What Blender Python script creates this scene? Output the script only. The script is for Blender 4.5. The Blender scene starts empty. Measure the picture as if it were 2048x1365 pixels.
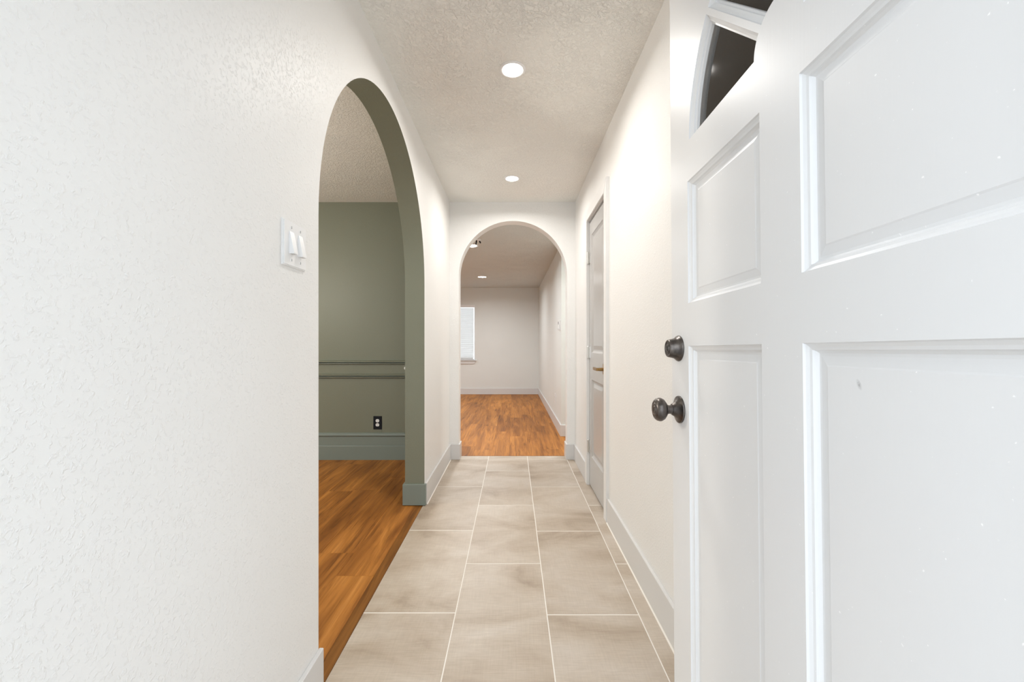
import bpy, bmesh, math, random
from mathutils import Vector, Matrix
random.seed(7)
S = bpy.context.scene
COL = S.collection
R = math.radians

# ------------------------------------------------------------------ camera
CAM_H = 1.106
cam = bpy.data.cameras.new('camera')
cam.sensor_width = 36.0
cam.lens = 829.0 / 2048 * 36
cam.shift_x = -2.0 / 2048
cam.shift_y = 3.5 / 2048
cam.clip_start = 0.01
camo = bpy.data.objects.new('camera', cam)
COL.objects.link(camo)
camo.location = (0, 0, CAM_H)
camo.rotation_euler = (R(90), 0, 0)
S.camera = camo

# ------------------------------------------------------------------ world and exposure
W = bpy.data.worlds.new('overcast_sky'); S.world = W
W.use_nodes = True
bg = W.node_tree.nodes['Background']
bg.inputs[0].default_value = (0.86, 0.93, 1.0, 1)
bg.inputs[1].default_value = 2.55
S.view_settings.view_transform = 'Standard'
S.view_settings.look = 'None'
S.view_settings.gamma = 1.0
S.view_settings.exposure = 0.19
S.view_settings.use_curve_mapping = False
S.cycles.max_bounces = 8
S.cycles.diffuse_bounces = 5
S.cycles.glossy_bounces = 3
S.cycles.transparent_max_bounces = 12

HALL_LAMP = 8.8       # watts of each small hall downlight
ROOM_LAMP = 19.0       # watts of each larger one in the back room
GREEN_FILL = 135.0      # emission of the unseen globe added to light the green room

# ------------------------------------------------------------------ materials
def nodes_of(name):
    m = bpy.data.materials.new(name); m.use_nodes = True
    nt = m.node_tree
    b = nt.nodes['Principled BSDF']
    return m, nt, b

def mat(name, col, rough=0.5, metal=0.0, spec=0.5):
    m, nt, b = nodes_of(name)
    b.inputs['Base Color'].default_value = (*col, 1)
    b.inputs['Roughness'].default_value = rough
    b.inputs['Metallic'].default_value = metal
    b.inputs['Specular IOR Level'].default_value = spec
    return m

def node(nt, t, **kw):
    n = nt.nodes.new(t)
    for k, v in kw.items():
        setattr(n, k, v)
    return n

def noise(nt, vec, scale, detail=3, rough=0.55, dist=0.0):
    n = node(nt, 'ShaderNodeTexNoise')
    n.inputs['Scale'].default_value = scale
    n.inputs['Detail'].default_value = detail
    n.inputs['Roughness'].default_value = rough
    n.inputs['Distortion'].default_value = dist
    nt.links.new(vec, n.inputs['Vector'])
    return n.outputs['Fac']

def ramp(nt, fac, stops):
    n = node(nt, 'ShaderNodeValToRGB')
    cr = n.color_ramp
    while len(cr.elements) < len(stops):
        cr.elements.new(0.5)
    for e, (p, c) in zip(cr.elements, stops):
        e.position = p
        e.color = (*c, 1) if len(c) == 3 else c
    nt.links.new(fac, n.inputs['Fac'])
    return n.outputs['Color']

def mixc(nt, fac, a, b, mode='MIX'):
    n = node(nt, 'ShaderNodeMix', data_type='RGBA', blend_type=mode)
    for sock, v in ((0, fac), (6, a), (7, b)):
        if isinstance(v, (float, int)):
            n.inputs[sock].default_value = v
        elif isinstance(v, tuple):
            n.inputs[sock].default_value = (*v, 1)
        else:
            nt.links.new(v, n.inputs[sock])
    return n.outputs[2]

def math_n(nt, op, a, b=0.0, clamp=False):
    n = node(nt, 'ShaderNodeMath', operation=op, use_clamp=clamp)
    for i, v in enumerate((a, b)):
        if isinstance(v, (float, int)):
            n.inputs[i].default_value = v
        else:
            nt.links.new(v, n.inputs[i])
    return n.outputs[0]

def position(nt):
    return node(nt, 'ShaderNodeNewGeometry').outputs['Position']

def bump(nt, b, height, strength, dist):
    n = node(nt, 'ShaderNodeBump')
    n.inputs['Strength'].default_value = strength
    n.inputs['Distance'].default_value = dist
    nt.links.new(height, n.inputs['Height'])
    nt.links.new(n.outputs[0], b.inputs['Normal'])

def wall_paint(name, col, rough=0.5, amp=0.0016, scale=120.0, lo=0.52, hi=0.72):
    """rolled paint over orange-peel texture"""
    m, nt, b = nodes_of(name)
    p = position(nt)
    big = noise(nt, p, 1.6, 2)
    c = mixc(nt, big, tuple(x * 0.965 for x in col), tuple(min(1, x * 1.03) for x in col))
    nt.links.new(c, b.inputs['Base Color'])
    b.inputs['Roughness'].default_value = rough
    h = ramp(nt, noise(nt, p, scale, 3, 0.6, 0.4), [(lo, (0, 0, 0)), (hi, (1, 1, 1))])
    b.inputs['Specular IOR Level'].default_value = 0.3
    bump(nt, b, h, 0.5, amp)
    return m

def ceiling_paint(name, col):
    """stomped and knocked-down ceiling texture"""
    m, nt, b = nodes_of(name)
    p = position(nt)
    b.inputs['Base Color'].default_value = (*col, 1)
    b.inputs['Roughness'].default_value = 0.8
    wv = noise(nt, p, 58.0, 4, 0.6, 1.1)
    h1 = ramp(nt, wv, [(0.44, (0, 0, 0)), (0.56, (1, 1, 1))])
    patch = noise(nt, p, 4.5, 2)
    h = mixc(nt, patch, (0.35, 0.35, 0.35), h1)
    bump(nt, b, h, 0.75, 0.0056)
    return m

def wood_mat(name, dark=1.0):
    """rustic orange-brown planks; every plank object gets its own grain"""
    m, nt, b = nodes_of(name)
    p = position(nt)
    oi = node(nt, 'ShaderNodeObjectInfo')
    rnd = oi.outputs['Random']
    off = node(nt, 'ShaderNodeCombineXYZ')
    nt.links.new(math_n(nt, 'MULTIPLY', rnd, 37.0), off.inputs[0])
    nt.links.new(math_n(nt, 'MULTIPLY', rnd, 91.0), off.inputs[1])
    add = node(nt, 'ShaderNodeVectorMath', operation='ADD')
    nt.links.new(p, add.inputs[0]); nt.links.new(off.outputs[0], add.inputs[1])
    def stretched(sx, sy):
        mp = node(nt, 'ShaderNodeMapping')
        mp.inputs['Scale'].default_value = (sx, sy, 1)
        nt.links.new(add.outputs[0], mp.inputs['Vector'])
        return mp.outputs[0]
    n1 = noise(nt, stretched(10, 0.9), 1.0, 6, 0.62, 0.7)
    n2 = noise(nt, stretched(60, 2.2), 1.0, 4, 0.6, 0.6)
    n3 = noise(nt, stretched(34, 1.9), 1.0, 6, 0.68, 1.2)
    k = dark
    base = ramp(nt, n1, [(0.25, (0.165*k, 0.056*k, 0.0115*k)), (0.43, (0.33*k, 0.126*k, 0.0245*k)),
                         (0.58, (0.48*k, 0.197*k, 0.041*k)), (0.76, (0.62*k, 0.280*k, 0.072*k))])
    grain = ramp(nt, n2, [(0.3, (0.72, 0.68, 0.62)), (0.62, (1.06, 1.06, 1.06))])
    c = mixc(nt, 0.85, base, grain, 'MULTIPLY')
    streak = ramp(nt, n3, [(0.28, (0.30, 0.24, 0.19)), (0.45, (1, 1, 1))])
    c = mixc(nt, 0.9, c, streak, 'MULTIPLY')
    tone = ramp(nt, rnd, [(0.0, (0.88, 0.86, 0.84)), (0.5, (1, 1, 1)), (1.0, (1.10, 1.10, 1.08))])
    c = mixc(nt, 1.0, c, tone, 'MULTIPLY')
    nt.links.new(c, b.inputs['Base Color'])
    rr = math_n(nt, 'ADD', math_n(nt, 'MULTIPLY', n2, 0.18), 0.42)
    nt.links.new(rr, b.inputs['Roughness'])
    b.inputs['Specular IOR Level'].default_value = 0.25
    bump(nt, b, n2, 0.18, 0.0009)
    return m

def tile_mat(name):
    """beige porcelain with a washed, linen-like cloudiness"""
    m, nt, b = nodes_of(name)
    p = position(nt)
    oi = node(nt, 'ShaderNodeObjectInfo'); rnd = oi.outputs['Random']
    off = node(nt, 'ShaderNodeCombineXYZ')
    nt.links.new(math_n(nt, 'MULTIPLY', rnd, 53.0), off.inputs[0])
    nt.links.new(math_n(nt, 'MULTIPLY', rnd, 17.0), off.inputs[1])
    add = node(nt, 'ShaderNodeVectorMath', operation='ADD')
    nt.links.new(p, add.inputs[0]); nt.links.new(off.outputs[0], add.inputs[1])
    v = add.outputs[0]
    def st(sx, sy):
        mp = node(nt, 'ShaderNodeMapping')
        mp.inputs['Scale'].default_value = (sx, sy, 1)
        nt.links.new(v, mp.inputs['Vector']); return mp.outputs[0]
    cl = noise(nt, st(2.6, 4.2), 1.0, 5, 0.58, 0.5)
    fine = noise(nt, st(14, 150), 1.0, 3, 0.6)
    fine2 = noise(nt, st(150, 10), 1.0, 3, 0.6)
    c = ramp(nt, cl, [(0.26, (0.32, 0.250, 0.186)), (0.40, (0.44, 0.364, 0.287)),
                      (0.54, (0.51, 0.440, 0.364)), (0.72, (0.58, 0.520, 0.458))])
    f = ramp(nt, fine, [(0.3, (0.90, 0.89, 0.88)), (0.7, (1.06, 1.06, 1.06))])
    f2 = ramp(nt, fine2, [(0.3, (0.94, 0.935, 0.93)), (0.7, (1.04, 1.04, 1.04))])
    c = mixc(nt, 0.8, c, f, 'MULTIPLY')
    c = mixc(nt, 0.8, c, f2, 'MULTIPLY')
    tone = ramp(nt, rnd, [(0.0, (0.94, 0.93, 0.925)), (1.0, (1.04, 1.04, 1.04))])
    c = mixc(nt, 1.0, c, tone, 'MULTIPLY')
    nt.links.new(c, b.inputs['Base Color'])
    b.inputs['Roughness'].default_value = 0.42
    bump(nt, b, fine, 0.1, 0.0006)
    return m

def glass_mat(name, tint=(0.9, 0.9, 0.88)):
    m = bpy.data.materials.new(name); m.use_nodes = True
    nt = m.node_tree
    nt.nodes.remove(nt.nodes['Principled BSDF'])
    tr = node(nt, 'ShaderNodeBsdfTransparent'); tr.inputs[0].default_value = (*tint, 1)
    gl = node(nt, 'ShaderNodeBsdfGlossy'); gl.inputs['Roughness'].default_value = 0.03
    fr = node(nt, 'ShaderNodeFresnel'); fr.inputs[0].default_value = 1.5
    mx = node(nt, 'ShaderNodeMixShader')
    nt.links.new(fr.outputs[0], mx.inputs[0]); nt.links.new(tr.outputs[0], mx.inputs[1]); nt.links.new(gl.outputs[0], mx.inputs[2])
    nt.links.new(mx.outputs[0], nt.nodes['Material Output'].inputs[0])
    return m

def slat_mat(name):
    m, nt, b = nodes_of(name)
    b.inputs['Base Color'].default_value = (0.86, 0.86, 0.86, 1)
    b.inputs['Roughness'].default_value = 0.45
    t = node(nt, 'ShaderNodeBsdfTranslucent'); t.inputs[0].default_value = (0.95, 0.95, 0.95, 1)
    mx = node(nt, 'ShaderNodeMixShader'); mx.inputs[0].default_value = 0.82
    nt.links.new(b.outputs[0], mx.inputs[1]); nt.links.new(t.outputs[0], mx.inputs[2])
    nt.links.new(mx.outputs[0], nt.nodes['Material Output'].inputs[0])
    return m

def emit_mat(name, col, strength):
    m, nt, b = nodes_of(name)
    b.inputs['Base Color'].default_value = (0.9, 0.9, 0.9, 1)
    b.inputs['Emission Color'].default_value = (*col, 1)
    b.inputs['Emission Strength'].default_value = strength
    return m

def door_paint(name, col, rough):
    """brushed gloss paint with faint vertical brush marks and tiny specks"""
    m, nt, b = nodes_of(name)
    p = position(nt)
    mp = node(nt, 'ShaderNodeMapping'); mp.inputs['Scale'].default_value = (260, 260, 7)
    nt.links.new(p, mp.inputs['Vector'])
    br = noise(nt, mp.outputs[0], 1.0, 3)
    sp = noise(nt, p, 170.0, 1)
    speck = ramp(nt, sp, [(0.77, (0, 0, 0)), (0.80, (1, 1, 1))])
    c = mixc(nt, speck, col, (0.95, 0.95, 0.95))
    # one small grey scuff on the lower hinge-side panel (door-local coordinates)
    tc = node(nt, 'ShaderNodeTexCoord')
    sm = node(nt, 'ShaderNodeMapping'); sm.vector_type = 'TEXTURE'
    sm.inputs['Location'].default_value = (0.011, 0.317, 1.058)
    sm.inputs['Rotation'].default_value = (R(-24), 0, 0)
    sm.inputs['Scale'].default_value = (0.05, 0.0038, 0.0085)
    nt.links.new(tc.outputs['Object'], sm.inputs['Vector'])
    ln = node(nt, 'ShaderNodeVectorMath', operation='LENGTH'); nt.links.new(sm.outputs[0], ln.inputs[0])
    blot = math_n(nt, 'MULTIPLY', math_n(nt, 'SUBTRACT', 1.0, ln.outputs['Value'], True), math_n(nt, 'MULTIPLY', noise(nt, p, 420.0, 2), 1.3), True)
    c = mixc(nt, blot, c, (0.30, 0.30, 0.30))
    nt.links.new(c, b.inputs['Base Color'])
    b.inputs['Roughness'].default_value = rough
    bump(nt, b, math_n(nt, 'ADD', br, math_n(nt, 'MULTIPLY', speck, 2.0)), 0.16, 0.0006)
    return m

def bronze_mat(name):
    m, nt, b = nodes_of(name)
    p = position(nt)
    n = noise(nt, p, 60, 3)
    c = ramp(nt, n, [(0.35, (0.085, 0.076, 0.072)), (0.7, (0.165, 0.145, 0.130))])
    nt.links.new(c, b.inputs['Base Color'])
    b.inputs['Metallic'].default_value = 0.85
    b.inputs['Roughness'].default_value = 0.33
    return m

M = dict(
    wall=wall_paint('cream_wall_paint', (0.84, 0.835, 0.82), 0.48),
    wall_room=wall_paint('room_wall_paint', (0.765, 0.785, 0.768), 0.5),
    green=wall_paint('sage_green_paint', (0.200, 0.208, 0.155), 0.42, amp=0.0007),
    green_trim=mat('sage_green_gloss', (0.205, 0.240, 0.212), 0.36),
    ceil=ceiling_paint('stomped_ceiling_paint', (0.90, 0.895, 0.855)),
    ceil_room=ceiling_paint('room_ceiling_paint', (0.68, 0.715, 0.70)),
    casing=mat('white_casing_paint', (0.80, 0.795, 0.785), 0.34),
    trim=mat('grey_white_trim_paint', (0.68, 0.675, 0.67), 0.32),
    door=door_paint('white_door_paint', (0.78, 0.785, 0.79), 0.36),
    closet=mat('grey_door_gloss', (0.45, 0.44, 0.43), 0.24),
    tile=tile_mat('beige_tile'),
    grout=mat('pale_grout', (0.80, 0.765, 0.71), 0.85),
    wood=wood_mat('rustic_plank'),
    wood_dark=wood_mat('dark_rustic_plank', 0.5),
    sub=mat('dark_underlay', (0.05, 0.025, 0.012), 0.9),
    bronze=bronze_mat('oil_rubbed_bronze'),
    slot=mat('keyway_black', (0.012, 0.011, 0.010), 0.5),
    brass=mat('antique_brass', (0.36, 0.22, 0.085), 0.3, 1.0),
    steel=mat('satin_nickel', (0.72, 0.71, 0.68), 0.28, 0.9),
    plastic=mat('white_plastic', (0.86, 0.86, 0.86), 0.3),
    black=mat('black_plastic', (0.008, 0.010, 0.014), 0.4, 0.0, 0.2),
    screw=mat('screw_grey', (0.55, 0.55, 0.55), 0.35, 0.6),
    hole=mat('dark_hole', (0.02, 0.02, 0.02), 0.7),
    glass=glass_mat('window_glass'),
    lite=glass_mat('door_lite_glass', (0.95, 0.93, 0.91)),
    slat=slat_mat('white_blind_slat'),
    lamp=emit_mat('hall_lamp_lens', (1.0, 0.95, 0.88), 14.0),
    lamp_room=emit_mat('room_lamp_lens', (1.0, 0.95, 0.88), 12.0),
    globe=emit_mat('added_globe', (1.0, 0.95, 0.86), GREEN_FILL),
    conc=mat('porch_concrete', (0.42, 0.41, 0.39), 0.9),
    ext=mat('exterior_siding', (0.55, 0.53, 0.5), 0.8),
)

for k in ('lamp', 'lamp_room'):
    M[k].cycles.emission_sampling = 'NONE'      # the led behind each lens does the lighting

# ------------------------------------------------------------------ helpers
def link(name, me, mats, parent=None, loc=None):
    o = bpy.data.objects.new(name, me)
    COL.objects.link(o)
    for m in (mats if isinstance(mats, (list, tuple)) else [mats]):
        me.materials.append(M[m])
    if parent is not None:
        o.parent = parent
    if loc:
        o.location = loc
    return o

def finish(bm, name, mats, parent=None, loc=None, smooth=False, recalc=True):
    if recalc:
        bmesh.ops.recalc_face_normals(bm, faces=bm.faces)
    if smooth:
        for f in bm.faces:
            f.smooth = True
        for e in bm.edges:
            if len(e.link_faces) == 2 and e.calc_face_angle(0) > R(35):
                e.smooth = False
    me = bpy.data.meshes.new(name)
    bm.to_mesh(me); bm.free()
    return link(name, me, mats, parent, loc)

def tag(o, label=None, cat=None, group=None, kind=None):
    if label: o['label'] = label
    if cat: o['category'] = cat
    if group: o['group'] = group
    if kind: o['kind'] = kind
    return o

def empty(name, loc=(0, 0, 0), rot=(0, 0, 0), parent=None):
    o = bpy.data.objects.new(name, None)
    COL.objects.link(o)
    o.empty_display_size = 0.05
    o.location = loc; o.rotation_euler = rot
    if parent is not None:
        o.parent = parent
    return o

def add_box(bm, lo, hi, bev=0.0, seg=1):
    r = bmesh.ops.create_cube(bm, size=1.0)
    vs = r['verts']
    for v in vs:
        v.co = Vector([lo[i] + (v.co[i] + 0.5) * (hi[i] - lo[i]) for i in range(3)])
    if bev > 0:
        es = list({e for v in vs for e in v.link_edges})
        bmesh.ops.bevel(bm, geom=es, offset=bev, segments=seg, profile=0.5, affect='EDGES')

def box(name, lo, hi, mats, parent=None, bev=0.0, seg=1):
    bm = bmesh.new()
    add_box(bm, lo, hi, bev, seg)
    return finish(bm, name, mats, parent)

def add_prism(bm, pts, axis, a, b):
    """2-D outline swept along an axis; pts are the two other coordinates in x,y,z order"""
    def p3(p, t):
        q = list(p); q.insert(axis, t); return q
    va = [bm.verts.new(p3(p, a)) for p in pts]
    vb = [bm.verts.new(p3(p, b)) for p in pts]
    n = len(pts)
    fa = bm.faces.new(va); fb = bm.faces.new(vb[::-1])
    fs = [fa, fb]
    for i in range(n):
        fs.append(bm.faces.new((va[i], vb[i], vb[(i+1) % n], va[(i+1) % n])))
    return fs

def prism(name, pts, axis, a, b, mats, parent=None, smooth=False):
    bm = bmesh.new()
    add_prism(bm, pts, axis, a, b)
    return finish(bm, name, mats, parent, smooth=smooth)

def lathe(bm, prof, centre, axis, seg=40):
    """prof = [(radius, distance along axis)]; axis = unit vector"""
    ax = Vector(axis).normalized()
    t = Vector((0, 0, 1)) if abs(ax.z) < 0.9 else Vector((0, 1, 0))
    u = ax.cross(t).normalized(); w = ax.cross(u)
    c = Vector(centre)
    rings = []
    for r, h in prof:
        if r < 1e-6:
            rings.append([bm.verts.new(c + ax * h)])
        else:
            rings.append([bm.verts.new(c + ax * h + (u * math.cos(2*math.pi*k/seg) + w * math.sin(2*math.pi*k/seg)) * r) for k in range(seg)])
    for A, B in zip(rings, rings[1:]):
        if len(A) == 1 and len(B) == 1:
            continue
        for k in range(seg):
            k2 = (k + 1) % seg
            if len(A) == 1:
                bm.faces.new((A[0], B[k], B[k2]))
            elif len(B) == 1:
                bm.faces.new((A[k], B[0], A[k2]))
            else:
                bm.faces.new((A[k], B[k], B[k2], A[k2]))

def lathe_obj(name, prof, centre, axis, mats, parent=None, seg=40):
    bm = bmesh.new()
    lathe(bm, prof, centre, axis, seg)
    return finish(bm, name, mats, parent, smooth=True)

def offset_poly(pts, d):
    """inward offset of a counter-clockwise outline with mitred corners"""
    n = len(pts); out = []
    for i in range(n):
        p0, p1, p2 = Vector(pts[i-1]), Vector(pts[i]), Vector(pts[(i+1) % n])
        e1 = (p1 - p0).normalized(); e2 = (p2 - p1).normalized()
        n1 = Vector((-e1.y, e1.x)); n2 = Vector((-e2.y, e2.x))
        k = 1 + n1.dot(n2)
        m = (n1 + n2) / max(k, 0.15)
        out.append(tuple(p1 + m * d))
    return out

def profile_loops(bm, pts, prof, x0=0.0, sign=1.0, cap=True):
    """sticking around an opening in the door face: loops of (inset, depth) in the local y-z plane"""
    rings = []
    for ins, dep in prof:
        q = offset_poly(pts, ins)
        rings.append([bm.verts.new((x0 + sign * dep, y, z)) for y, z in q])
    n = len(pts)
    for A, B in zip(rings, rings[1:]):
        for i in range(n):
            bm.faces.new((A[i], A[(i+1) % n], B[(i+1) % n], B[i]))
    if cap:
        bm.faces.new(rings[-1])
    return rings

def holed_face(bm, outline, holes, x):
    """flat face in the y-z plane with openings"""
    edges = []
    for loop in [outline] + holes:
        vs = [bm.verts.new((x, y, z)) for y, z in loop]
        for i in range(len(vs)):
            edges.append(bm.edges.new((vs[i], vs[(i+1) % len(vs)])))
    bmesh.ops.triangle_fill(bm, use_beauty=True, use_dissolve=False, edges=edges)

def rect(y0, y1, z0, z1):
    return [(y0, z0), (y1, z0), (y1, z1), (y0, z1)]

def arch_outline(a0, a1, H, b0, b1, spring, rise, seg=56):
    """wall outline with an arched opening from b0 to b1 that reaches the floor"""
    c = (b0 + b1) / 2; r = (b1 - b0) / 2
    pts = [(a0, 0), (b0, 0)]
    for k in range(seg + 1):
        t = math.pi - math.pi * k / seg
        pts.append((c + r * math.cos(t), spring + rise * math.sin(t)))
    pts += [(b1, 0), (a1, 0), (a1, H), (a0, H)]
    return pts

def paint_by_normal(o, fn):
    for p in o.data.polygons:
        p.material_index = fn(p.normal, p.center)

# ------------------------------------------------------------------ key dimensions (metres)
XL, XR = -0.602, 0.590          # hall wall faces
XLB = -0.734                    # green-room side of the left wall
YF = 0.190                      # inner face of the front wall
YA, YAB = 3.930, 4.058          # arch wall faces
H, HB = 2.440, 2.284            # ceilings
YB, XB = 8.890, 0.560           # back room far wall and right wall
GW = -4.30                      # green room west wall
BW, BE = -4.60, 2.10            # back room west, passage east end
YC = 4.905                      # near corner of the back-room right wall

# ------------------------------------------------------------------ setting: walls
wl = prism('wall_left', arch_outline(YF, YA, H, 1.283, 2.818, 1.504, 0.770), 0, XLB, XL, ['wall', 'green'])
paint_by_normal(wl, lambda n, c: 0 if n.x > 0.9 else 1)
tag(wl, 'cream hall wall with a tall green-lined archway on its left side', kind='structure')

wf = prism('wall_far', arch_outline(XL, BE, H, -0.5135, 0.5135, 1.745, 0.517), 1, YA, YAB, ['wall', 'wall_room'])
paint_by_normal(wf, lambda n, c: 1 if n.y > 0.9 else 0)
tag(wf, 'cream end wall of the hall with a round arched doorway', kind='structure')

o = box('wall_far', (GW, YA, 0), (XL - 0.0005, YAB, H), ['green', 'wall_room'])
paint_by_normal(o, lambda n, c: 1 if n.y > 0.9 else 0)
tag(o, 'olive green far wall seen through the tall archway', kind='structure')

# right wall with the closet doorway
CD0, CD1, CDH = 2.615, 3.225, 2.050
o = prism('wall_right', [(YF, 0), (CD0, 0), (CD0, CDH), (CD1, CDH), (CD1, 0), (YA, 0), (YA, H), (YF, H)], 0, XR, XR + 0.125, ['wall'])
tag(o, 'cream right hall wall holding the grey closet door', kind='structure')

# front wall with the entrance and, in the green room, an added window
DX0, DX1, DHH = -0.490, 0.440, 2.085
GWX0, GWX1, GWZ0, GWZ1 = -3.90, -1.20, 0.30, 2.10
bm = bmesh.new()
y0, y1 = YF - 0.14, YF
for lo, hi in (((DX1, y0, 0), (1.5, y1, H)), ((DX0, y0, DHH), (DX1, y1, H)), ((XLB + 0.06, y0, 0), (DX0, y1, H))):
    add_box(bm, lo, hi)
tag(finish(bm, 'wall_front', ['wall']), 'cream front wall around the entrance doorway', kind='structure')
bm = bmesh.new()
xa, xb = GW - 0.12, XLB + 0.0595
for lo, hi in (((xa, y0, 0), (GWX0, y1, H)), ((GWX1, y0, 0), (xb, y1, H)), ((GWX0, y0, 0), (GWX1, y1, GWZ0)), ((GWX0, y0, GWZ1), (GWX1, y1, H))):
    add_box(bm, lo, hi)
tag(finish(bm, 'wall_front', ['green']), 'olive green front wall with the added green room window', kind='structure')
tag(box('wall_west', (GW - 0.12, YF, 0), (GW, YA, H), ['green']), 'olive green side wall of the room past the tall archway', kind='structure')

# back room shell
WX0, WX1, WZ0, WZ1 = -1.95, -0.815, 0.735, 1.925
bm = bmesh.new()
ya, yb = YB, YB + 0.14
VX0, VX1, VZ0, VZ1 = -4.30, -2.45, 0.20, 2.02  # opening for the added, unseen back room window
for lo, hi in (((BW - 0.12, ya, 0), (VX0, yb, HB)), ((VX0, ya, 0), (VX1, yb, VZ0)), ((VX0, ya, VZ1), (VX1, yb, HB)), ((VX1, ya, 0), (WX0, yb, HB)),
               ((WX1, ya, 0), (XB + 0.2, yb, HB)), ((WX0, ya, 0), (WX1, yb, WZ0)), ((WX0, ya, WZ1), (WX1, yb, HB))):
    add_box(bm, lo, hi)
tag(finish(bm, 'wall_back', ['wall_room']), 'greige far wall of the back room with a blind-covered window', kind='structure')
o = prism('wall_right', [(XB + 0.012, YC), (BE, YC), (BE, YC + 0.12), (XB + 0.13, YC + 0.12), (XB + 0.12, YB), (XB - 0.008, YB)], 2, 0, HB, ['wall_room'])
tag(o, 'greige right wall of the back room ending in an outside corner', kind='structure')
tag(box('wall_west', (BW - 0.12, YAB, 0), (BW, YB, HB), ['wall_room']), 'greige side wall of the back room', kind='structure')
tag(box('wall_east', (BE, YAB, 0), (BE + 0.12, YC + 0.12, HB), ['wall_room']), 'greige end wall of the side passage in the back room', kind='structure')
# closet shell behind the grey door
bm = bmesh.new()
add_box(bm, (XR + 0.85, 2.2, 0), (XR + 0.95, YA - 0.001, H))
add_box(bm, (XR + 0.126, 2.2, 0), (XR + 0.849, 2.3, H))
tag(finish(bm, 'wall_closet', ['wall_room']), 'inside walls of the closet behind the grey door', kind='structure')

# ------------------------------------------------------------------ ceilings
bm = bmesh.new(); add_box(bm, (GW - 0.12, YF - 0.14, H), (XR + 0.95, YAB, H + 0.12))
tag(finish(bm, 'ceiling', ['ceil']), 'textured off-white ceiling over hall and green room', kind='structure')
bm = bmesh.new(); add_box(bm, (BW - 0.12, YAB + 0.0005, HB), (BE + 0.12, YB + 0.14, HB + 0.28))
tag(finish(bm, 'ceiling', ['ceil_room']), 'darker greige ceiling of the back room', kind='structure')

# ------------------------------------------------------------------ floors
XW = -0.612                      # edge between tile and wood
fl = box('floor', (XW, 0.0, -0.08), (XR + 0.95, YAB - 0.012, -0.0008), ['grout'])
tag(fl, 'hall floor of large beige tiles with pale grout', kind='structure')
G = 0.0022                       # half joint
def tile(x0, x1, y0, y1):
    bm = bmesh.new()
    lo = (x0 + G, y0 + G * 1.4, -0.010); hi = (x1 - G, y1 - G * 1.4, 0.0)
    add_box(bm, lo, hi, 0.0006)
    cx = Vector(((x0 + x1) / 2, (y0 + y1) / 2, 0))
    for v in bm.verts:
        v.co -= cx
    return finish(bm, 'tile', ['tile'], fl, loc=cx)
TX = [XW - G, -0.2352, 0.1383, 0.5115, XR + 0.05]
TL = 0.7475
starts = [1.697, 2.076, 1.685, 2.072]
for c in range(4):
    ys = sorted({round(starts[c] + TL * k, 4) for k in range(-3, 4)})
    ys = [0.0] + [y for y in ys if 0.03 < y < YAB - 0.04] + [YAB - 0.010]
    for a, b in zip(ys, ys[1:]):
        tile(TX[c], TX[c+1], a, b)

PW, PL = 0.178, 1.22
def plank_floor(parent, x0, x1, y0, y1, seed, edge_strip=None):
    rg = random.Random(seed)
    x = x1
    g = 0.00025
    first = True
    while x > x0 + 0.01:
        w = PW
        m = 'wood'
        if first and edge_strip:
            w = edge_strip; m = 'wood_dark'
        first = False
        xa = max(x - w, x0)
        y = y0 - rg.random() * PL
        while y < y1 - 0.001:
            a, b = max(y, y0), min(y + PL, y1)
            if b - a > 0.02:
                bm = bmesh.new()
                cx = Vector(((xa + x) / 2, (a + b) / 2, 0))
                add_box(bm, Vector((xa + g, a + g, -0.008)) - cx, Vector((x - g, b - g, 0.0)) - cx, 0.0005)
                finish(bm, 'plank', [m], parent, loc=cx)
            y += PL
        x = xa
f2 = box('floor', (GW, YF, -0.08), (XW, YA, -0.003), ['sub'])
tag(f2, 'orange-brown plank floor of the green room', kind='structure')
plank_floor(f2, GW, XW - 0.001, YF, YA, 3, 0.046)
f3 = box('floor', (BW, YAB - 0.012, -0.08), (BE, YB, -0.003), ['sub'])
tag(f3, 'orange-brown plank floor of the back room', kind='structure')
plank_floor(f3, BW, BE, YAB - 0.006, YB, 11)
tag(box('floor', (-6, -5, -0.22), (6, 0.0, -0.04), ['conc']), 'concrete porch outside the entrance', kind='structure')

# ------------------------------------------------------------------ baseboards and trim
BH, BT = 0.146, 0.014
def base_profile(h=BH, t=BT):
    return [(0, 0), (t, 0), (t, h - 0.004), (t - 0.003, h), (0, h)]
def base_run(name, lo, hi, m, label=None, bev=0.002):
    o = box(name, lo, hi, [m], None, bev)
    tag(o, label, kind='structure')
    return o
base_run('baseboard_left', (XL, YF, 0), (XL + BT, 1.289, BH + 0.012), 'trim', 'grey-white baseboard on the hall wall before the tall archway')
base_run('baseboard_left', (XL, 2.832, 0), (XL + BT, YA - BT, BH), 'trim', 'grey-white baseboard between the tall archway and the end wall')
o = box('baseboard_left', (XLB - 0.014, 2.804, 0.004), (XL + 0.010, 2.8315, BH), ['green_trim'], None, 0.002)
tag(o, 'green plinth wrapped round the foot of the tall arch', kind='structure')
base_run('baseboard_left', (XLB - 0.014, 2.832, 0), (XLB, YA - 0.03, BH), 'green_trim', 'green baseboard on the back of the arch wall')
base_run('baseboard_left', (XLB - 0.014, YF, 0), (XLB, 1.27, BH), 'green_trim', 'green baseboard inside the green room near its added window')
base_run('baseboard_right', (XR - BT, 1.15, 0), (XR, CD0 - 0.071, BH + 0.004), 'trim', 'grey-white baseboard running from the closet casing behind the front door')
base_run('baseboard_right', (XR - BT, CD1 + 0.071, 0), (XR, YA - BT, BH), 'trim', 'short grey-white baseboard between closet casing and end wall')
base_run('baseboard_right', (XR - BT, YF, 0), (XR, 1.1495, BH + 0.004), 'trim', 'grey-white baseboard hidden behind the open front door')
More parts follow.
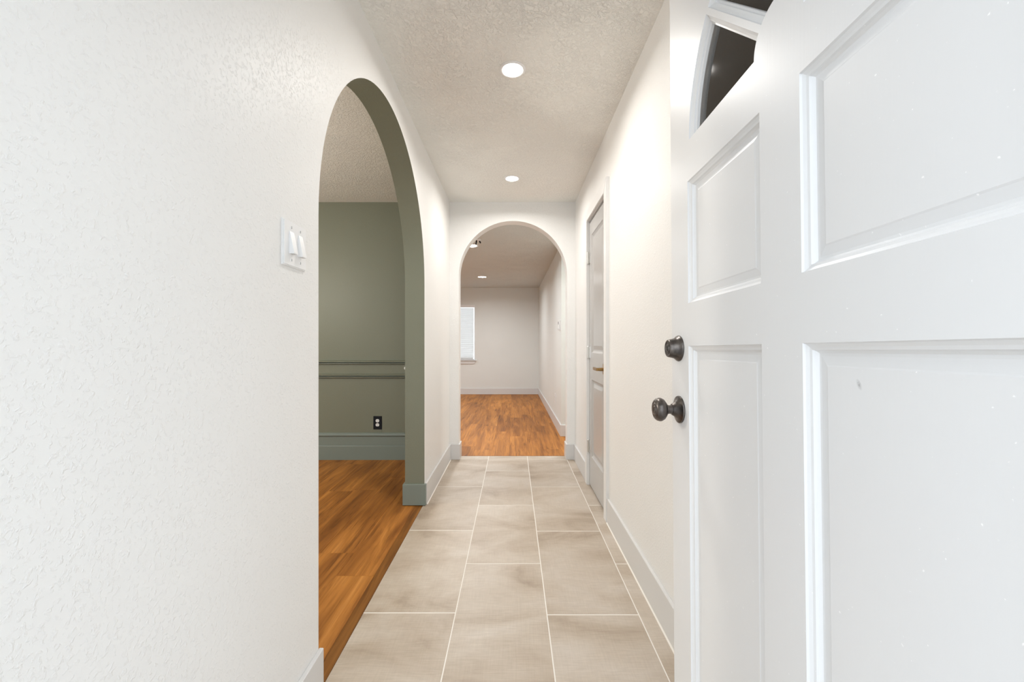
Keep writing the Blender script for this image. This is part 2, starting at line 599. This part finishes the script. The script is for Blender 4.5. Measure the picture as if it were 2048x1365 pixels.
for o in [x for x in COL.objects if x.name.startswith(('baseboard_left', 'baseboard_right'))]:
    if not o['label'].startswith('grey-white') : continue
    v = [o.matrix_world @ w.co for w in o.data.vertices]
    y0_, y1_ = min(c.y for c in v), max(c.y for c in v)
    x_ = max(c.x for c in v) if o.name.startswith('baseboard_left') else min(c.x for c in v)
    sg = 1 if o.name.startswith('baseboard_left') else -1
    prism('caulk_line', [(x_, 0.0), (x_ + 0.005 * sg, 0.0), (x_, 0.005)], 1, y0_ + 0.002, y1_ - 0.002, ['grout'], o)
# arch wall feet (the board turns into the reveal)
for s in (-1, 1):
    x_in = 0.5135 * s
    x_out = XL if s < 0 else XR
    bm = bmesh.new()
    a, b = sorted((x_in - 0.012 * s, x_out))
    add_box(bm, (a, YA - BT, 0), (b, YA, BH), 0.002)
    a, b = sorted((x_in - 0.012 * s, x_in))
    add_box(bm, (a, YA, 0), (b, YAB, BH), 0.002)
    tag(finish(bm, 'baseboard_far', ['trim']), 'grey-white baseboard block at the %s foot of the round arch' % ('window-side' if s < 0 else 'closet-side'), kind='structure')
base_run('baseboard_back', (BW, YB - BT, 0), (XB - BT, YB, 0.128), 'trim', 'grey-white baseboard below the window wall of the back room')
bm = bmesh.new()
add_prism(bm, [(XB + 0.012, YC), (XB + 0.012 - BT, YC), (XB - 0.008 - BT, YB), (XB - 0.008, YB)], 2, 0, 0.134)
add_box(bm, (XB + 0.012 - BT, YC - BT, 0), (BE, YC, 0.134), 0.002)
tag(finish(bm, 'baseboard_right', ['trim']), 'grey-white baseboard along the right wall of the back room and round its corner', kind='structure')

# green room: chair rail made of two mouldings on a band, tall base
def moulding(z, t=0.037):
    return [(0, z), (-0.014, z - 0.001), (-0.027, z - 0.005), (-0.032, z - 0.010), (-0.032, z - 0.0145), (-0.001, z - 0.015),
            (-0.001, z - 0.027), (-0.026, z - 0.0275), (-0.027, z - 0.032), (-0.018, z - 0.037), (0, z - 0.037)]
def rail_set(name, fn, lab):
    root = empty(name); tag(root, lab, kind='structure')
    def mk(pname, prof):
        bm = bmesh.new(); fn(bm, prof); finish(bm, pname, ['green_trim' if pname.startswith('base') else 'green'], root)
    mk('moulding', moulding(0.938))
    mk('rail_board', [(0, 0.90), (-0.006, 0.90), (-0.006, 0.811), (0, 0.811)])
    mk('moulding', moulding(0.811))
    mk('base_cap', [(0, 0.254), (-0.010, 0.252), (-0.019, 0.244), (-0.021, 0.232), (-0.017, 0.222), (-0.008, 0.217), (-0.008, 0.211), (0, 0.211)])
    mk('base_board', [(0, 0.211), (-0.010, 0.211), (-0.010, 0.133), (0, 0.133)])
    mk('base_board', [(0, 0.1325), (-0.020, 0.1325), (-0.0215, 0.130), (-0.0215, 0), (0, 0)])
rail_set('trim_1', lambda bm, pr: add_prism(bm, [(YA + d, z) for d, z in pr], 0, GW + 0.022, XLB), 'green chair rail and tall baseboard on the olive far wall')
rail_set('trim_2', lambda bm, pr: add_prism(bm, [(GW - d, z) for d, z in pr], 1, YF, YA), 'green chair rail and tall baseboard on the side wall of the green room')

# closet door casing
CW, CT = 0.070, 0.019
root = empty('trim_3', (XR, (CD0 + CD1) / 2, 0)); tag(root, 'off-white casing around the grey closet door', kind='structure')
def casing_board(pts):
    bm = bmesh.new()
    cx = Vector((XR, (CD0 + CD1) / 2, 0))
    fs = add_prism(bm, pts, 0, XR - CT, XR)
    for v in bm.verts:
        v.co -= cx
    bmesh.ops.recalc_face_normals(bm, faces=bm.faces)
    es = [e for e in bm.edges if all(abs(v.co.x + CT) < 1e-5 for v in e.verts)]
    bmesh.ops.bevel(bm, geom=es, offset=0.003, segments=2, affect='EDGES')
    return finish(bm, 'casing_board', ['casing'], root)
zt = CDH + 0.078
casing_board([(CD0 - CW, 0), (CD0, 0), (CD0, CDH), (CD0 - CW, zt)])
casing_board([(CD1, 0), (CD1 + CW, 0), (CD1 + CW, zt), (CD1, CDH)])
casing_board([(CD0 - CW, zt), (CD0, CDH), (CD1, CDH), (CD1 + CW, zt)])
bm = bmesh.new()
for lo, hi in (((XR, CD0, 0), (XR + 0.125, CD0 + 0.004, CDH)), ((XR, CD1 - 0.004, 0), (XR + 0.125, CD1, CDH)), ((XR, CD0, CDH - 0.004), (XR + 0.125, CD1, CDH)),
               ((XR + 0.045, CD0, 0), (XR + 0.07, CD0 + 0.014, CDH)), ((XR + 0.045, CD1 - 0.014, 0), (XR + 0.07, CD1, CDH)), ((XR + 0.045, CD0, CDH - 0.014), (XR + 0.07, CD1, CDH))):
    add_box(bm, tuple(c - d for c, d in zip(lo, (XR, (CD0 + CD1) / 2, 0))), tuple(c - d for c, d in zip(hi, (XR, (CD0 + CD1) / 2, 0))))
finish(bm, 'jamb', ['trim'], root)

# entrance frame
root = empty('trim_4', (0, YF, 0)); tag(root, 'white frame lining the entrance doorway', kind='structure')
for lo, hi in (((DX0, -0.14, 0), (DX0 + 0.012, 0.0, DHH)), ((DX1 - 0.005, -0.14, 0), (DX1, -0.002, DHH)), ((DX0 + 0.012, -0.14, DHH - 0.02), (DX1 - 0.005, 0.0, DHH))):
    box('jamb', lo, hi, ['door'], root)
box('threshold', (DX0 + 0.013, -0.14, -0.002), (DX1 - 0.006, 0.0, 0.012), ['steel'], root, 0.003)

# ------------------------------------------------------------------ front door (open, slightly sagging)
XD, YD = 0.434, 0.197
DWD, DT, DZ0, DZ1 = 0.914, 0.044, 0.034, 2.070
door = empty('door_1', (XD, YD, 0), (-0.018, 0, 0))
tag(door, 'open white front door with raised panels, fan-shaped lites and bronze knob', 'door', kind='structure')
panels = [rect(0.103, 0.4045, 0.262, 1.113), rect(0.5065, 0.808, 0.262, 1.113),
          rect(0.103, 0.4045, 1.219, 1.522), rect(0.5065, 0.808, 1.219, 1.522)]
FC, FZ, FR, Fr, MH = 0.457, 1.622, 0.340, 0.064, 0.006
def sector(a0, a1, h0, h1):
    """one lite of the fan; h = half width kept clear along each straight side"""
    pts = []
    def on_side(r, a, h, sgn):
        # point at radius r on the line parallel to the ray a, moved h towards the lite
        t = math.sqrt(max(r*r - h*h, 0))
        return (t * math.cos(a) - sgn * h * math.sin(a), t * math.sin(a) + sgn * h * math.cos(a))
    def ang(p): return math.atan2(p[1], p[0])
    o0 = ang(on_side(FR, a0, h0, 1)); o1 = ang(on_side(FR, a1, h1, -1))
    i0 = ang(on_side(Fr, a0, h0, 1)); i1 = ang(on_side(Fr, a1, h1, -1))
    for k in range(17):
        t = o0 + (o1 - o0) * k / 16
        pts.append((FR * math.cos(t), FR * math.sin(t)))
    for k in range(9):
        t = i1 + (i0 - i1) * k / 8
        pts.append((Fr * math.cos(t), Fr * math.sin(t)))
    return [(FC + y, FZ + z) for y, z in pts]
q = math.pi / 4
lites = [sector(k * q, (k + 1) * q, 0 if k == 0 else MH, 0 if k == 3 else MH) for k in range(4)]
outl = rect(0, DWD, DZ0, DZ1)
bm = bmesh.new()
holed_face(bm, outl, panels + lites, 0.0)
holed_face(bm, outl, lites, DT)
for a, b in zip(outl, outl[1:] + outl[:1]):
    vs = [bm.verts.new((0, *a)), bm.verts.new((0, *b)), bm.verts.new((DT, *b)), bm.verts.new((DT, *a))]
    bm.faces.new(vs)
bmesh.ops.remove_doubles(bm, verts=bm.verts, dist=1e-5)
bmesh.ops.recalc_face_normals(bm, faces=bm.faces)
finish(bm, 'door_slab', ['door'], door, recalc=False)
STICK = [(0, 0), (0.0015, 0.0035), (0.006, 0.0065), (0.010, 0.0075), (0.0115, 0.011), (0.015, 0.0145), (0.019, 0.0145)]
for pts in panels:
    bm = bmesh.new()
    profile_loops(bm, pts, STICK + [(0.032, 0.0120), (0.0345, 0.0110)])
    finish(bm, 'panel', ['door'], door)
for pts in lites:
    bm = bmesh.new()
    profile_loops(bm, pts, [(0, 0), (0.0012, 0.003), (0.006, 0.0065), (0.010, 0.0085), (0.011, 0.0125), (0.0145, 0.0135), (0.0150, 0.0190), (0.0150, 0.026), (0.010, 0.032), (0.002, 0.041), (0, DT)], cap=False)
    fr = finish(bm, 'lite_frame', ['door'], door)
    bm = bmesh.new()
    add_prism(bm, offset_poly(pts, 0.0152), 0, 0.0200, 0.0235)
    finish(bm, 'pane', ['lite'], fr)

KY = 0.865      # lock line, distance from the hinge
kz, dz_ = 0.948, 1.107
kn = empty('knob_set', (0, KY, kz), parent=door); tag(kn, 'dark bronze round door knob with keyhole')
lathe_obj('rosette', [(0.0, 0.0), (0.0352, 0.0), (0.0355, 0.002), (0.0345, 0.0045), (0.030, 0.006), (0.024, 0.0085), (0.0185, 0.0135), (0.0155, 0.019), (0.0140, 0.021), (0.0, 0.021)], (0, 0, 0), (-1, 0, 0), ['bronze'], kn, 56)
lathe_obj('neck', [(0.0, 0.0205), (0.0118, 0.0205), (0.0112, 0.026), (0.0112, 0.031), (0.0128, 0.032), (0.0128, 0.036), (0.0, 0.036)], (0, 0, 0), (-1, 0, 0), ['bronze'], kn, 40)
kh = lathe_obj('knob', [(0.0, 0.0355), (0.0135, 0.0355), (0.020, 0.0375), (0.0265, 0.0425), (0.0302, 0.0495), (0.0305, 0.0535), (0.0285, 0.0600), (0.0245, 0.0645), (0.0205, 0.0662),
                     (0.0190, 0.0652), (0.0180, 0.0652), (0.0168, 0.0668), (0.0120, 0.0672), (0.0112, 0.0660), (0.0104, 0.0660), (0.0096, 0.0676), (0.0, 0.0676)], (0, 0, 0), (-1, 0, 0), ['bronze'], kn, 56)
box('keyhole', (-0.0682, -0.0012, -0.0055), (-0.0670, 0.0012, 0.0055), ['slot'], kh)
db = empty('deadbolt', (0, KY + 0.002, dz_), parent=door); tag(db, 'dark bronze deadbolt collar with keyhole')
lathe_obj('collar', [(0.0, 0.0), (0.0335, 0.0), (0.0340, 0.0020), (0.0330, 0.0045), (0.0305, 0.0070), (0.0275, 0.0110), (0.0255, 0.0160), (0.0240, 0.0230), (0.0228, 0.0285), (0.0215, 0.0300), (0.0190, 0.0300),
                     (0.0185, 0.0285), (0.0150, 0.0285), (0.0145, 0.0298), (0.0, 0.0298)], (0, 0, 0), (-1, 0, 0), ['bronze'], db, 56)
cy = lathe_obj('lock_cylinder', [(0.0, 0.0295), (0.0112, 0.0295), (0.0108, 0.0312), (0.0075, 0.0312), (0.0070, 0.0302), (0.0062, 0.0302), (0.0058, 0.0315), (0.0, 0.0315)], (0, 0, 0), (-1, 0, 0), ['bronze'], db, 40)
box('keyhole', (-0.0322, -0.0011, -0.0045), (-0.0313, 0.0011, 0.0045), ['slot'], cy)

# ------------------------------------------------------------------ closet door
d2 = empty('door_2', (XR + 0.004, CD1 - 0.006, 0))
tag(d2, 'closed grey two-panel closet door with brass lever', 'door', kind='structure')
wd = CD1 - CD0 - 0.012
outl = rect(-wd, 0, 0.014, CDH - 0.022)
pnl = [rect(-wd + 0.118, -0.088, 0.243, 0.828), rect(-wd + 0.118, -0.088, 1.030, 1.925)]
bm = bmesh.new()
holed_face(bm, outl, pnl, 0.0)
bb = [(0, *p) for p in outl]; b2 = [(0.035, *p) for p in outl]
for i in range(4):
    bm.faces.new([bm.verts.new(v) for v in (bb[i], bb[(i+1) % 4], b2[(i+1) % 4], b2[i])])
bm.faces.new([bm.verts.new(v) for v in b2])
bmesh.ops.remove_doubles(bm, verts=bm.verts, dist=1e-5)
bmesh.ops.recalc_face_normals(bm, faces=bm.faces)
finish(bm, 'door_slab', ['closet'], d2, recalc=False)
for pts in pnl:
    bm = bmesh.new()
    profile_loops(bm, pts, [(0, 0), (0.004, 0.004), (0.012, 0.009), (0.018, 0.012), (0.026, 0.012), (0.050, 0.006), (0.052, 0.005)])
    finish(bm, 'panel', ['closet'], d2)
for z in (0.306, 1.032, 1.764):
    bm = bmesh.new()
    lathe(bm, [(0, -0.048), (0.0045, -0.048), (0.0075, -0.045), (0.0075, 0.045), (0.0045, 0.048), (0, 0.048)], (-0.0115, -0.003, z), (0, 0, 1), 16)
    h = finish(bm, 'hinge', ['steel'], d2, smooth=True)
    box('hinge_leaf', (-0.006, -0.026, z - 0.044), (0.0, -0.001, z + 0.044), ['steel'], h)
lv = empty('lever_handle', (0, -wd + 0.062, 0.933), parent=d2); tag(lv, 'antique brass lever on a square plate')
box('plate', (-0.007, -0.032, -0.034), (0.0, 0.032, 0.034), ['brass'], lv, 0.0015)
lathe_obj('spindle', [(0, 0.006), (0.011, 0.006), (0.011, 0.030), (0.009, 0.045), (0, 0.045)], (0, 0, 0), (-1, 0, 0), ['brass'], lv, 24)
box('lever', (-0.056, -0.010, -0.0095), (-0.042, 0.112, 0.0095), ['brass'], lv, 0.003, 2)

# ------------------------------------------------------------------ back room window, sill and blind
win = empty('window_1', ((WX0 + WX1) / 2, YB, WZ0)); tag(win, 'white framed window behind the blind in the back room', kind='structure')
cx, hw, hh = (WX0 + WX1) / 2, (WX1 - WX0) / 2, WZ1 - WZ0
for lo, hi in (((-hw, 0.07, 0), (-hw + 0.045, 0.12, hh)), ((hw - 0.018, 0.07, 0), (hw, 0.12, hh)), ((-hw + 0.045, 0.07, 0), (hw - 0.045, 0.12, 0.045)),
               ((-hw + 0.045, 0.07, hh - 0.045), (hw - 0.045, 0.12, hh))):
    box('window_frame', lo, hi, ['plastic'], win)
for a, b in ((0.045, hh - 0.045),):
    box('pane', (-hw + 0.045, 0.092, a), (hw - 0.018, 0.096, b), ['glass'], win)
box('window_sill', (-hw - 0.028, -0.034, -0.020), (hw + 0.028, 0.069, 0.0), ['trim'], win, 0.003)
prism('apron', [(-hw - 0.012, -0.0205), (hw + 0.012, -0.0205), (hw - 0.018, -0.082), (-hw + 0.018, -0.082)], 1, -0.016, 0.0, ['trim'], win)
bl = empty('window_blind', (cx, YB, WZ0)); tag(bl, 'closed white slatted blind in the back room window', 'blind')
box('valance', (-hw + 0.004, -0.004, hh - 0.062), (hw - 0.004, 0.010, hh - 0.004), ['plastic'], bl, 0.002)
nsl, pitch = 26, 0.0415
z = hh - 0.066
for k in range(nsl):
    z -= pitch
    if z < 0.045: break
    pts = []
    L, th, tl = 0.047, 0.0026, R(60)
    for t, c in ((-L/2, 0), (-L/4, 0.0016), (0, 0.0022), (L/4, 0.0016), (L/2, 0)):
        pts.append((0.034 + t * math.cos(tl) - c * math.sin(tl), z + 0.02 + t * math.sin(tl) + c * math.cos(tl)))
    back = [(y + th * math.sin(tl), zz - th * math.cos(tl)) for y, zz in pts[::-1]]
    prism('slat', pts + back, 0, -hw + 0.012, hw - 0.036, ['slat'], bl)
box('bottom_rail', (-hw + 0.012, 0.012, 0.004), (hw - 0.020, 0.056, 0.024), ['plastic'], bl, 0.003)

# green room window (added out of view and sized to light that room)
win = empty('unseen_window_2', ((GWX0 + GWX1) / 2, YF - 0.07, GWZ0)); tag(win, 'unseen white framed window added to light the green room', kind='structure')
hw, hh = (GWX1 - GWX0) / 2, GWZ1 - GWZ0
for lo, hi in (((-hw, -0.03, 0), (-hw + 0.05, 0.03, hh)), ((hw - 0.05, -0.03, 0), (hw, 0.03, hh)), ((-hw + 0.05, -0.03, 0), (hw - 0.05, 0.03, 0.05)), ((-hw + 0.05, -0.03, hh - 0.05), (hw - 0.05, 0.03, hh)), ((-0.025, -0.03, 0.05), (0.025, 0.03, hh - 0.05))):
    box('window_frame', lo, hi, ['plastic'], win)
for a, b in ((-hw + 0.05, -0.025), (0.025, hw - 0.05)):
    box('pane', (a, -0.002, 0.05), (b, 0.002, hh - 0.05), ['glass'], win)

win = empty('added_window_3', ((VX0 + VX1) / 2, YB + 0.07, VZ0)); tag(win, 'large unseen window added left of the blind to light the back room', kind='structure')  # unseen window, added to bring cool daylight into the back room
hw, hh = (VX1 - VX0) / 2, VZ1 - VZ0
for lo, hi in (((-hw, -0.03, 0), (-hw + 0.05, 0.03, hh)), ((hw - 0.05, -0.03, 0), (hw, 0.03, hh)), ((-hw + 0.05, -0.03, 0), (hw - 0.05, 0.03, 0.05)), ((-hw + 0.05, -0.03, hh - 0.05), (hw - 0.05, 0.03, hh)), ((-0.025, -0.03, 0.05), (0.025, 0.03, hh - 0.05))):
    box('window_frame', lo, hi, ['plastic'], win)
for a, b in ((-hw + 0.05, -0.025), (0.025, hw - 0.05)):
    box('pane', (a, -0.002, 0.05), (b, 0.002, hh - 0.05), ['glass'], win)

# ------------------------------------------------------------------ recessed lights
def downlight(x, y, h, r, lens, label, group, watts, col=(1.0, 0.975, 0.935)):
    t = empty('recessed_light', (x, y, h)); tag(t, label, 'light', group)
    lathe_obj('trim_ring', [(r * 0.80, 0.0), (r * 1.26, 0.0), (r * 1.27, 0.0015), (r * 1.22, 0.0040), (r * 1.08, 0.0060), (r * 1.005, 0.0045), (r * 1.0, 0.0015), (r * 0.80, 0.0)], (0, 0, 0), (0, 0, -1), ['plastic'], t, 48)
    lathe_obj('lens', [(0.0, 0.0008), (r * 0.985, 0.0008), (r * 0.985, 0.0022), (r * 0.7, 0.0034), (0.0, 0.0040)], (0, 0, 0), (0, 0, -1), [lens], t, 48)
    ld = bpy.data.lights.new('led', 'AREA'); ld.shape = 'DISK'; ld.size = r * 1.9; ld.energy = watts
    ld.color = col; ld.spread = R(164)
    lo = bpy.data.objects.new('led', ld); COL.objects.link(lo); lo.parent = t; lo.location = (0, 0, -0.0075)
downlight(-0.002, 2.022, H, 0.050, 'lamp', 'lit recessed hall ceiling light nearer the front door', None, HALL_LAMP)
downlight(-0.008, 3.361, H, 0.050, 'lamp', 'lit recessed hall ceiling light nearer the round arch', None, HALL_LAMP)
downlight(-0.553, 7.40, HB, 0.072, 'lamp_room', 'lit recessed light in the back room ceiling near the window wall', None, ROOM_LAMP, (0.96, 0.985, 1.0))
downlight(-0.509, 5.02, HB, 0.072, 'lamp_room', 'lit recessed light in the back room ceiling near the dark wire box', None, ROOM_LAMP, (0.96, 0.985, 1.0))
fl_ = empty('added_pendant', (-2.6, 2.05, H)); tag(fl_, 'unseen globe pendant added to light the green room', 'lamp')  # unseen pendant, added to brighten the green room and its ceiling
lathe_obj('canopy', [(0, 0), (0.06, 0), (0.061, 0.012), (0.045, 0.024), (0.006, 0.030), (0, 0.030)], (0, 0, 0), (0, 0, -1), ['bronze'], fl_, 32)
lathe_obj('cord', [(0, 0.028), (0.004, 0.028), (0.004, 0.60), (0, 0.60)], (0, 0, 0), (0, 0, -1), ['black'], fl_, 12)
lathe_obj('shade', [(0, 0.595)] + [(0.115 * math.sin(math.pi * k / 10), 0.71 - 0.115 * math.cos(math.pi * k / 10)) for k in range(1, 10)] + [(0, 0.825)], (0, 0, 0), (0, 0, -1), ['globe'], fl_, 16)
downlight(-2.9, 5.02, HB, 0.072, 'lamp_room', 'unseen recessed light added to the back room ceiling near the arch wall', None, ROOM_LAMP, (0.96, 0.985, 1.0))  # unseen lamp, added to help light the back room
downlight(-2.9, 7.40, HB, 0.072, 'lamp_room', 'unseen recessed light added to the back room ceiling by the added window', None, ROOM_LAMP, (0.96, 0.985, 1.0))  # another unseen lamp added for the back room's light
downlight(1.35, 4.48, HB, 0.050, 'lamp', 'unseen recessed light added over the side passage of the back room', None, 13.0)  # unseen lamp, added to brighten the wall at the passage corner

# ------------------------------------------------------------------ small things
# double switch
sw = empty('light_switch', (XL, 1.1355, 1.3715)); tag(sw, 'white double light switch plate on cream wall beside the tall arch', 'switch')
bm = bmesh.new()
w2, h2 = 0.0585, 0.0605
add_prism(bm, [(-w2, -h2), (w2, -h2), (w2, h2), (-w2, h2)], 0, 0, 0.0068)
bmesh.ops.recalc_face_normals(bm, faces=bm.faces)
es = [e for e in bm.edges if all(v.co.x > 0.006 for v in e.verts)]
bmesh.ops.bevel(bm, geom=es, offset=0.0028, segments=2, affect='EDGES')
finish(bm, 'plate', ['plastic'], sw)
for yy in (-0.0225, 0.0235):
    bm = bmesh.new()
    # wedge paddle: flush at its top, proud at its foot
    add_prism(bm, [(0.0066, 0.032), (0.0085, 0.032), (0.0200, -0.0235), (0.0200, -0.0275), (0.0066, -0.0275)], 1, yy - 0.0105, yy + 0.0105)
    rk = finish(bm, 'rocker', ['plastic'], sw)
    for k in range(2):
        box('slot', (0.0100 + 0.0048 * k, yy - 0.0095, -0.0279), (0.0118 + 0.0048 * k, yy + 0.0095, -0.0272), ['screw'], rk)
    for zz in (0.044, -0.0435):
        s = lathe_obj('screw', [(0, 0.0066), (0.0036, 0.0066), (0.0034, 0.0078), (0, 0.0084)], (0, yy, zz), (1, 0, 0), ['plastic'], sw, 16)
        box('screw_slot', (0.0078, yy - 0.0005, zz - 0.003), (0.0086, yy + 0.0005, zz + 0.003), ['hole'], s)

def duplex(root, plate_m, recept_m, w=0.040, h=0.063, disc=0.0170):
    """outlet in the local x-z plane facing -y"""
    bm = bmesh.new(); add_box(bm, (-w, -0.0065, -h), (w, 0, h), 0.0025, 2)
    finish(bm, 'plate', [plate_m], root)
    for s in (1, -1):
        bm = bmesh.new()
        pts = []
        for k in range(28):
            t = 2 * math.pi * k / 28
            pts.append((disc * math.cos(t), max(-0.0145, min(0.0145, disc * math.sin(t))) + s * 0.0195))
        add_prism(bm, pts, 1, -0.0085, -0.0060)
        rc = finish(bm, 'receptacle', [recept_m], root)
        for dx, hh_ in ((-0.0062, 0.0044), (0.0062, 0.0036)):
            box('slot', (dx - 0.0009, -0.0090, s * 0.0195 + 0.004 - hh_), (dx + 0.0009, -0.0084, s * 0.0195 + 0.004 + hh_), ['hole'], rc)
        lathe_obj('ground_hole', [(0, 0.0084), (0.0024, 0.0084), (0.0024, 0.0090), (0, 0.0090)], (0, 0, s * 0.0195 - 0.0085), (0, -1, 0), ['hole'], rc, 14)
    lathe_obj('screw', [(0, 0.0064), (0.003, 0.0064), (0.0027, 0.0076), (0, 0.008)], (0, 0, 0), (0, -1, 0), ['screw'], root, 14)
ot = empty('power_outlet', (-1.283, YA, 0.348)); tag(ot, 'black outlet plate with white sockets low on the olive green wall', 'outlet')
duplex(ot, 'black', 'plastic')
ot = empty('power_outlet', (XB + 0.0085, 5.56, 0.362), (0, 0, -R(90))); tag(ot, 'white outlet low on the right wall of the back room', 'outlet')
duplex(ot, 'plastic', 'plastic', 0.035, 0.060, 0.0165)
th = empty('thermostat', (XB + 0.0115, 5.02, 1.318)); tag(th, 'slim white thermostat high on the right wall of the back room', 'thermostat')
box('base', (-0.006, -0.040, -0.062), (0, 0.040, 0.062), ['plastic'], th, 0.002)
c = box('cover', (-0.022, -0.034, -0.054), (-0.006, 0.034, 0.058), ['plastic'], th, 0.004, 2)
box('screen', (-0.0228, -0.022, 0.010), (-0.0218, 0.022, 0.044), ['hole'], c)
box('slide_switch', (-0.026, -0.012, -0.050), (-0.021, 0.012, -0.040), ['screw'], c)
# white stub at the end of the chair rail
st = empty('door_stop', (-1.008, YA - 0.006, 0.866)); tag(st, 'small white door stop on the green chair rail beside the tall arch', 'door stop')
lathe_obj('base', [(0, 0), (0.016, 0), (0.015, 0.004), (0.008, 0.008), (0, 0.008)], (0, 0, 0), (0, -1, 0), ['plastic'], st, 24)
lathe_obj('bumper', [(0, 0.007), (0.006, 0.007), (0.007, 0.022), (0.014, 0.030), (0.015, 0.036), (0.011, 0.041), (0, 0.042)], (0, 0, 0), (0, -1, 0), ['plastic'], st, 24)
# dark capped wires hanging from a ceiling box
cb = empty('ceiling_box', (-0.405, 4.74, HB)); tag(cb, 'small ceiling box with dark wire ends in the back room', 'ceiling box')
lathe_obj('cover', [(0, 0), (0.042, 0), (0.043, 0.004), (0.036, 0.010), (0.012, 0.013), (0, 0.013)], (0, 0, 0), (0, 0, -1), ['plastic'], cb, 32)
for a, l in ((0.3, 0.035), (2.2, 0.045), (4.3, 0.03)):
    bm = bmesh.new()
    lathe(bm, [(0, 0.010), (0.006, 0.010), (0.0075, 0.022), (0.0085, l), (0.005, l + 0.006), (0, l + 0.007)], (0.016 * math.cos(a), 0.016 * math.sin(a), 0), (0.5 * math.cos(a), 0.5 * math.sin(a), -1), 14)
    finish(bm, 'wire_cap', ['black'], cb, smooth=True)
